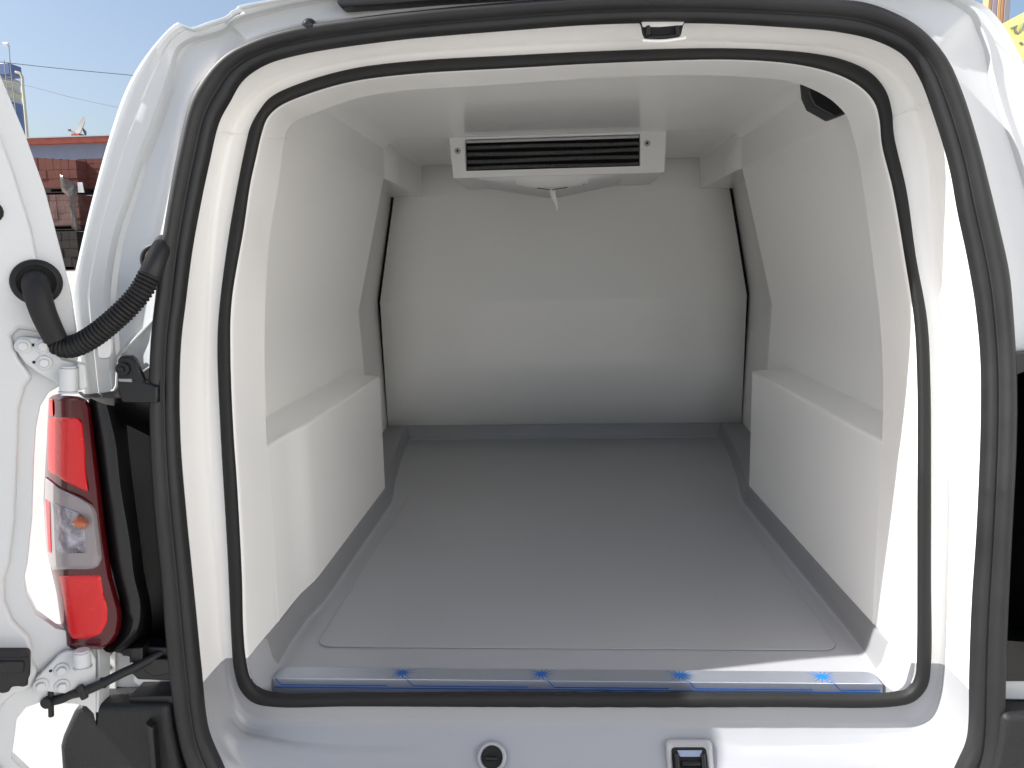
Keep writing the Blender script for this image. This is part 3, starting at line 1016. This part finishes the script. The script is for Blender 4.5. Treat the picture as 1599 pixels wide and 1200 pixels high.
# wheels, standing under the shell
for s in (-1, 1):
    c = Vector((CTR + s * .70, .95, .31))
    b = MB()
    def circ(x, r):
        return [c + Vector((x, math.cos(t) * r, math.sin(t) * r)) for t in [2 * math.pi * k / 48 for k in range(48)]]
    b.loft([circ(x, r) for x, r in ((-.09, .20), (-.095, .27), (-.08, .305), (0, .31), (.08, .305), (.095, .27), (.09, .20), (0, .19), (-.09, .20))], True)
    wh = part(b, 'wheel', RUB, van)
    b = MB()
    b.loft([circ(s * x, r) for x, r in ((.085, .20), (.07, .185), (.05, .12), (.07, .04), (.072, .001))], True)
    part(b, 'rim', GREYMET, wh)

# ================================================================ cooling unit
cu = empty('cooling_unit', (.006, 1.225, CAMP.z + .247), 'white evaporator cooling unit under the load space ceiling with black finned coil', 'cooling unit')
x0, x1 = -.3163, .3290
zt, zb = CAMP.z + .3655, CAMP.z + .247
ox0, ox1, oz0, oz1 = -.2685, .2510, CAMP.z + .2680, CAMP.z + .3590
b = MB()
yf = 1.225
def q4(a, bq, c_, d_, mi=0):
    b.add([a, bq, c_, d_], [(0, 1, 2, 3)], mi)
# front plate as a frame with thickness
th = .012
fx0, fx1 = x0 + .007, x1 - .005
def cu_box(lo, hi):
    b.box(lo, hi)
O = [Vector((x0, yf, zt)), Vector((x1, yf, zt)), Vector((fx1, yf + .006, zb)), Vector((fx0, yf + .006, zb))]
I = [Vector((ox0, yf, oz1)), Vector((ox1, yf, oz1)), Vector((ox1, yf + .005, oz0)), Vector((ox0, yf + .005, oz0))]
I2 = [p + Vector((0, .03, 0)) for p in I]
B = [Vector((x0, 1.62, zt)), Vector((x1, 1.62, zt)), Vector((fx1, 1.62, zb)), Vector((fx0, 1.62, zb))]
b.loft([I2, I, O, B], True)
b.add(B, [(0, 1, 2, 3)])
cas = part(b, 'casing', WHITEMET, cu, bevel=.003, seg=3, sharp=30)
# drip tray with its shallow V
b = MB()
def vz(x):
    a, m_, c_ = -.235, -.012, .215
    if x <= a or x >= c_:
        return 0
    t = (x - a) / (m_ - a) if x < m_ else (c_ - x) / (c_ - m_)
    return -.040 * t
xs_ = [fx0 + .004, -.235, -.12, -.012, .10, .215, fx1 - .004]
b.loft([[Vector((x, y_, zb + .001 + (0 if k == 0 else vz(x)) )) for x in xs_] for k, y_ in enumerate((yf + .01, yf + .05, 1.60))] )
part(b, 'drip_tray', WHITEMET, cu, sharp=20, solid=.002)
b = MB()
b.box((ox0 - .003, yf + .045, oz0 - .003), (ox1 + .003, yf + .049, oz1 + .003))
part(b, 'coil_back', BLACK, cu)
for k, z in enumerate(np.linspace(oz1 - .0135, oz0 + .0105, 5)):
    if k == 0:
        b = MB()
        b.box((ox0 + .001, yf + .012, z + .004), (ox1 - .002, yf + .016, z + .0115))
        part(b, 'top_rail', GREYMET, cu)
FIN = mat('black_finned_coil', (.24, .245, .245), .30, metal=.5)
zz = np.linspace(oz1 - .0225, oz0 + .0085, 4)
for k, z in enumerate(zz):
    b = MB()
    n = 110 * 4
    b.tube([Vector((ox0 + .004 + (ox1 - ox0 - .006) * i / n, yf + .021 + .0012 * math.sin(i * .02 + k), z + .0012 * math.sin(i * .013 + k * 2))) for i in range(n + 1)],
           lambda t: .0052 + .0016 * math.sin(2 * math.pi * t * 110), 10)
    part(b, 'coil_tube', FIN, cu, sharp=80)
for x, z in [tuple(P(a_, b_, 1.225, False).xz) for a_, b_ in ((714.5, 236), (1010.5, 224))]:
    c = Vector((x, yf - .0005, z))
    b = MB()
    b.tube([c + Vector((0, .003, 0)), c + Vector((0, -.0015, 0)), c + Vector((0, -.002, 0)), c + Vector((0, -.001, 0))], lambda t: (.0092, .0092, .0075, .0045)[int(round(t * 3))], 24)
    sc_ = part(b, 'screw', GREYMET, cu)
    b = MB()
    b.cyl(c + Vector((0, -.0005, 0)), c + Vector((0, -.0022, 0)), .0035, 12)
    part(b, 'screw_head', BLACK, sc_)
b = MB()
vt = zb - .040
b.tube([Vector((-.010, 1.292, vt + .004)), Vector((-.006, 1.293, vt - .018)), Vector((.001, 1.295, vt - .034)), Vector((.004, 1.295, vt - .05)), Vector((.004, 1.295, vt - .058))], lambda t: .010 - .006 * t, 16)
part(b, 'drain_spout', WHITEMET, cu)
for lo, hi, a_ in (((-.056, 1.263, vt + .004), (-.018, 1.267, vt + .006), 8), ((-.010, 1.263, vt + .0035), (.036, 1.267, vt + .0055), -8)):
    b = MB()
    b.box(lo, hi, Matrix.Rotation(R(a_), 3, 'Y'))
    part(b, 'tray_slot', BLACK, cu)
b = MB()
b.cyl((.086, 1.267, vt + .016), (.086, 1.263, vt + .016), .0016, 10)
part(b, 'tray_hole', BLACK, cu)

# ================================================================ surroundings
def gz(x, y):
    """the yard rises gently beyond the van"""
    t = max(0, min(1, (y - 4) / 22))
    return (CAMP.z - .02) * t * t * (3 - 2 * t)
b = MB()
ys = [-900, -200, -60, -20, -8, -2] + [0.5 * i for i in range(0, 62)] + [40, 60, 120, 300, 900, 2500]
xs = [-2500, -600, -150, -50, -20, -10, -5, 0, 5, 10, 20, 50, 150, 600, 2500]
b.loft([[Vector((x, y, gz(x, y))) for x in xs] for y in ys])
g = b.build('ground', CONCRETE)
tag(g, kind='structure')

def at(px, py, Y):
    return P(px, py, Y, False)

REDM = mat('red_fascia', (.42, .10, .06), .6, var=(4, (.25, .06, .04), .6))
BLW = mat('blue_grey_render', (.20, .225, .31), .85, bump=(12, .4, .02), var=(2, (.24, .26, .33), .7))
BRK = mat('stacked_red_brick', (.14, .040, .028), .85, bump=(30, .5, .02), var=(3, (.13, .04, .03), .9))
BRK2 = mat('wrapped_brick', (.085, .035, .028), .35, coat=.3, bump=(8, .6, .03), var=(2, (.17, .09, .08), .9))
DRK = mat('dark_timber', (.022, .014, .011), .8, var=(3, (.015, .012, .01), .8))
CREAM = mat('cream_steel', (.60, .56, .42), .5, var=(.8, (.45, .42, .33), .5))
BLU = mat('blue_steel', (.11, .16, .30), .45, var=(.8, (.08, .12, .3), .5))
GALV = mat('galvanised_steel', (.45, .46, .48), .4, metal=.5)

# shed with red roof edge
Yb = 34
A0, A1 = at(-260, 218, Yb), at(420, 218, Yb)
zt_ = A0.z
zt2 = at(100, 217, Yb).z
bd = empty('shed_building', (at(105, 300, Yb).x, Yb, gz(0, Yb)), 'blue-grey yard building with a red roof edge, seen in the gap beside the open door', 'building')
xb0, xb1 = at(-120, 220, Yb).x, at(330, 220, Yb).x
b = MB()
b.box((xb0, Yb, gz(0, Yb) - .1), (xb1, Yb + 7, zt2 - .16))
part(b, 'wall', BLW, bd, smooth=False)
b = MB()
b.box((xb0 - .3, Yb - .35, zt2 - .25), (xb1 + .3, Yb + 7.3, zt2))
part(b, 'roof', REDM, bd, bevel=.02)
b = MB()
b.box((xb0 - .3, Yb - .40, zt2), (xb1 + .3, Yb - .1, zt2 + .05))
part(b, 'roof_flashing', GALV, bd)
# satellite dish on the roof
dp = at(124, 214, Yb + .2)
ds = empty('satellite_dish', (dp.x, dp.y, zt2), 'grey satellite dish on the red roof edge of the yard building', 'satellite dish')
b = MB()
c = at(128, 200, Yb + .2)
ax = Vector((-.60, -.66, .38)).normalized()
sx, sy = ax.cross(Vector((0, 0, 1))).normalized(), None
sy = sx.cross(ax)
rws = []
for r_, dd in ((.02, 0), (.20, .015), (.36, .05), (.46, .085), (.47, .075), (.36, .035), (.02, -.02)):
    rws.append([c + ax * dd + (sx * math.cos(t) + sy * math.sin(t) * 1.08) * r_ for t in [2 * math.pi * k / 32 for k in range(32)]])
b.loft(rws, True)
part(b, 'dish', mat('dish_grey', (.13, .13, .135), .7), ds)
b = MB()
lnb = at(106, 204, Yb - .3)
b.tube([c - sy * .42 + ax * .06, (c - sy * .3 + lnb) / 2, lnb], .016, 8)
b.cyl(lnb, lnb + (c - lnb).normalized() * .13, .045, 12)
part(b, 'feed_arm', GREYMET, ds)
b = MB()
b.tube([c - ax * .02, c - ax * .15 + Vector((0, 0, -.1)), Vector((c.x + .12, c.y, zt2 - .02))], .035, 10)
b.cyl((c.x + .1, c.y - .1, c.z - .1), (c.x + .35, c.y - .2, zt2 - .15), .025, 8)
part(b, 'mount', GREYMET, ds)
b = MB()
b.box((c.x - .22, Yb - .3, zt2 + .05), (c.x + .14, Yb + .4, zt2 + .16))
part(b, 'plinth', REDM, ds)

# stacks of bricks in front of the shed: each pack is a thing
def pack(px0, py0, px1, py1, Y, dep, m, label, slope=0, courses=5, pal=True):
    a, c = at(px0, py1, Y), at(px1, py0, Y)
    zb_ = at(px0, py1, Y).z
    zt_ = c.z
    root = empty('brick_pack', ((a.x + c.x) / 2, Y, zb_), label, 'brick pack', 'brick packs stacked in the yard')
    nx = max(3, int((c.x - a.x) / .24))
    b = MB()
    hh = (zt_ - zb_ - .16) / courses
    for i in range(courses):
        for j in range(nx):
            x = a.x + (c.x - a.x) * j / nx
            wd = (c.x - a.x) / nx
            o_ = random.uniform(-.012, .012)
            zz_ = zb_ + .16 + hh * i
            tl = slope * (1 - (j + .5) / nx)
            b.box((x + .004, Y + o_, zz_), (x + wd - .004, Y + dep, zz_ + hh * .965 + (tl if i == courses - 1 else 0)))
    part(b, 'bricks', m, root, smooth=False)
    if pal:
        b = MB()
        b.box((a.x, Y - .02, zb_), (c.x, Y + dep, zb_ + .03))
        b.box((a.x, Y - .02, zb_ + .12), (c.x, Y + dep, zb_ + .155))
        for t in (0, .45, .9):
            b.box((a.x + (c.x - a.x) * t, Y - .02, zb_ + .03), (a.x + (c.x - a.x) * (t + .1), Y + dep, zb_ + .12))
        part(b, 'pallet', DRK, root, smooth=False)
    return root
Ys = 25
pack(28, 250, 118, 303, Ys, 1.1, BRK, 'red brick pack topmost on the left stack below the blue-grey wall', .18, 3)
pack(127, 246, 205, 303, Ys + .6, 1.1, BRK, 'orange-red brick pack topmost on the right stack beside the body pillar', 0, 6)
pack(36, 303, 121, 361, Ys - .1, 1.1, BRK2, 'film-wrapped brick pack in the middle of the left stack', 0, 5)
pack(121, 305, 200, 361, Ys + .4, 1.1, BRK, 'brick pack in the middle of the right stack', 0, 5)
pack(40, 361, 119, 424, Ys - .2, 1.1, DRK, 'dark pack at the foot of the left stack', 0, 4)
pack(120, 361, 200, 424, Ys + .3, 1.1, DRK, 'dark pack at the foot of the right stack', 0, 4)
# loose grey film hanging over the left stack
b = MB()
FILM = mat('grey_film', (.075, .06, .055), .3, coat=.4, bump=(6, .8, .05))
fl = [[at(x, y, Ys - .28 - .04 * math.sin(k * 1.7 + j)) for j, (x, y) in enumerate(row)] for k, row in enumerate((
    [(94,272),(95,273),(96,274),(97,275)], [(94,280),(101,281),(108,283),(114,285)], [(95,292),(103,292),(112,292),(121,292)], [(97,300),(104,303),(112,303),(121,301)],
    [(107,306),(110,308),(114,310),(118,312)], [(109,322),(112,325),(115,327),(118,328)], [(111,338),(114,342),(117,345),(120,347)], [(112,356),(115,358),(118,360),(121,362)]))]
b.loft(fl)
fo = b.build('plastic_film', FILM, solid=.01)
tag(fo, 'torn grey plastic film hanging over the left stack of brick packs', 'plastic film')
b = MB()
b.prism([at(x, y, Ys - .05) for x, y in ((121,285),(128,285),(131,301),(122,301))], (0, .04, 0))
sg = b.build('white_board', WHITEMET, smooth=False)
tag(sg, 'small white board between the two stacks of brick packs', 'board')

# silo
Yl = 60
cx = at(-14, 200, Yl).x
rs = at(31, 200, Yl).x - cx
z_top = at(20, 127, Yl).z
z_rail = at(20, 106, Yl).z
z_mid = at(30, 160, Yl).z
si = empty('silo', (cx, Yl, gz(0, Yl)), 'tall blue and cream storage silo with a railed top', 'silo')
def vcyl(b, x, y, r, z0, z1, seg=40, r2=None):
    b.cyl((x, y, z0), (x, y, z1), r, seg, 0, r2)
b = MB(); vcyl(b, cx, Yl, rs, gz(0, Yl), z_mid); part(b, 'lower_shell', BLU, si)
b = MB(); vcyl(b, cx, Yl, rs * .97, z_mid, z_top); part(b, 'upper_shell', CREAM, si)
b = MB()
for z in (z_mid, (z_mid + z_top) / 2, z_top):
    vcyl(b, cx, Yl, rs * 1.02, z - .06, z + .06)
part(b, 'ring', GALV, si)
b = MB()
vcyl(b, cx, Yl, rs * 1.0, z_top + .06, z_top + .16)
for k in range(20):
    t = 2 * math.pi * k / 20
    b.cyl((cx + rs * math.cos(t), Yl + rs * math.sin(t), z_top), (cx + rs * math.cos(t), Yl + rs * math.sin(t), z_rail), .025, 6)
for z in (z_rail, (z_rail + z_top) / 2):
    b.tube([Vector((cx + rs * math.cos(t), Yl + rs * math.sin(t), z)) for t in [2 * math.pi * k / 40 for k in range(41)]], .03, 6)
part(b, 'railing', GALV, si)
b = MB()
hx = at(14, 115, Yl - rs * .5).x
b.box((hx - .55, Yl - rs * .7, z_top + .1), (hx + .4, Yl - rs * .1, z_rail - .05))
part(b, 'filter_box', BLU, si, bevel=.05)
b = MB()
lx = at(17, 150, Yl - rs).x
for dx in (-.22, .22):
    b.cyl((lx + dx, Yl - rs * 1.0, gz(0, Yl)), (lx + dx, Yl - rs * 1.0, z_rail), .03, 6)
z = gz(0, Yl) + .3
while z < z_top:
    b.box((lx - .22, Yl - rs - .02, z), (lx + .22, Yl - rs + .02, z + .035))
    z += .33
part(b, 'ladder', GREYMET, si)
b = MB()
m0, m1 = at(15.5, 106, Yl - 1), at(14, 72, Yl - 1)
b.cyl((m0.x, m0.y, z_top), m1, .035, 8)
part(b, 'mast', GREYMET, si)
b = MB()
hd = at(10, 70, Yl - 1)
b.cyl(hd + Vector((-.2, 0, .05)), hd + Vector((.15, 0, 0)), .14, 12)
part(b, 'lamp_head', WHITEMET, si)
# filling pipe
b = MB()
pth = [at(x, y, Yl - 3) for x, y in resample([(24,113),(30,114),(34,118),(36,140),(39,170),(42,205),(48,290),(56,400)], 40)]
pth[-1].z = gz(0, Yl)
b.tube(pth, .10, 12)
po = b.build('filling_pipe', CREAM)
tag(po, 'pale vertical pipe with a bent top standing beside the silo', 'pipe')

# overhead wires
for pts, r_, lab in (([(-300,62),(0,97),(100,108),(207,118),(420,138),(1000,170)], .011, 'upper overhead wire crossing the sky left of the van'),
                     ([(-200,85),(38,133),(110,152),(185,168),(400,206),(900,240)], .009, 'lower thinner overhead wire crossing the sky above the satellite dish')):
    b = MB()
    b.tube([at(x, y, 30) for x, y in resample(pts, 40)], r_, 6)
    o = b.build('overhead_wire', GREYMET if r_ < .01 else DRK)
    tag(o, lab, 'wire', 'overhead wires')

# far right: wall, poles and the yellow banner
Yr = 16
XW = 5.0                                      # sun-facing wall, lengthened out of view to bounce light onto the van
yw1 = -1.2 + XW / ((1578 - 869) / 1230)
bw_ = empty('white_building', (XW, 0, 0), 'sunlit white building beyond the yellow banner at the right edge, lengthened out of view to bounce light', 'building')
b = MB()
b.box((XW, -16, -.2), (XW + 6, yw1, 5.6))
part(b, 'wall', mat('white_render', (.76, .76, .755), .8, bump=(10, .3, .02), var=(.7, (.72, .70, .67), .5)), bw_, smooth=False)
b = MB()
b.box((XW - .12, -16.1, 5.6), (XW + 6.1, yw1 + .1, 5.72))
part(b, 'roof_edge', GREYMET, bw_, smooth=False)
b = MB()
b.box((XW - .04, -16, -.1), (XW, yw1 - .05, .35))
part(b, 'plinth', mat('grey_plinth', (.35, .34, .33), .8), bw_, smooth=False)

cols = [((1542,1549), (.45,.30,.16)), ((1549,1557), (.38,.30,.34)), ((1557,1563), (.62,.40,.20)), ((1563,1568), (.50,.26,.13)), ((1568,1577), (.34,.30,.31))]
labs = ['tan shutter panel leftmost at the far right building', 'mauve-grey shutter panel second from the left', 'pale orange shutter panel in the middle', 'rust-brown shutter panel fourth from the left', 'grey shutter panel nearest the white wall']
for ((a, c_), cl), lb_ in zip(cols, labs):
    b = MB()
    u0, u1 = at(a, 20, Yr - .2).x, at(c_, 20, Yr - .2).x
    b.box((u0, Yr - .2, gz(0, Yr) - .1), (u1 - .005, Yr - .05 + .1 * random.random(), at(1560, -160, Yr).z))
    o = b.build('shutter_panel', mat('shutter_paint', cl, .6, bump=(20, .3, .01)), bevel=.01)
    tag(o, lb_, 'shutter panel', 'shutter panels at the right edge')
YEL = mat('yellow_banner', (.78, .74, .25), .6, bump=(5, .3, .02))
Yr = 6.2
ban = empty('banner', at(1640, 60, Yr - .6), 'pale yellow slanted banner with dark italic lettering at the right edge', 'banner')
b = MB()
b.prism([at(x, y, Yr - .6) for x, y in ((1568,36),(1640,-2),(1700,-30),(1720,60),(1660,100),(1604,98),(1580,64))], (0, .03, 0))
part(b, 'cloth', YEL, ban, smooth=False)
INK = mat('dark_ink', (.16, .17, .12), .6)
for st in ([(1579,45),(1583,43),(1588,41)], [(1588,40),(1585,46),(1586,51),(1590,53),(1594,49),(1597,42),(1599,36)], [(1600,49),(1603,42),(1606,33)], [(1592,67),(1596,69),(1597,72)], [(1606,33),(1611,38),(1609,47)], [(1614,44),(1618,28),(1624,26)]):
    b = MB()
    b.tube([at(x, y, Yr - .62) for x, y in resample(st, 12)], .010, 6)
    part(b, 'letter', INK, ban)
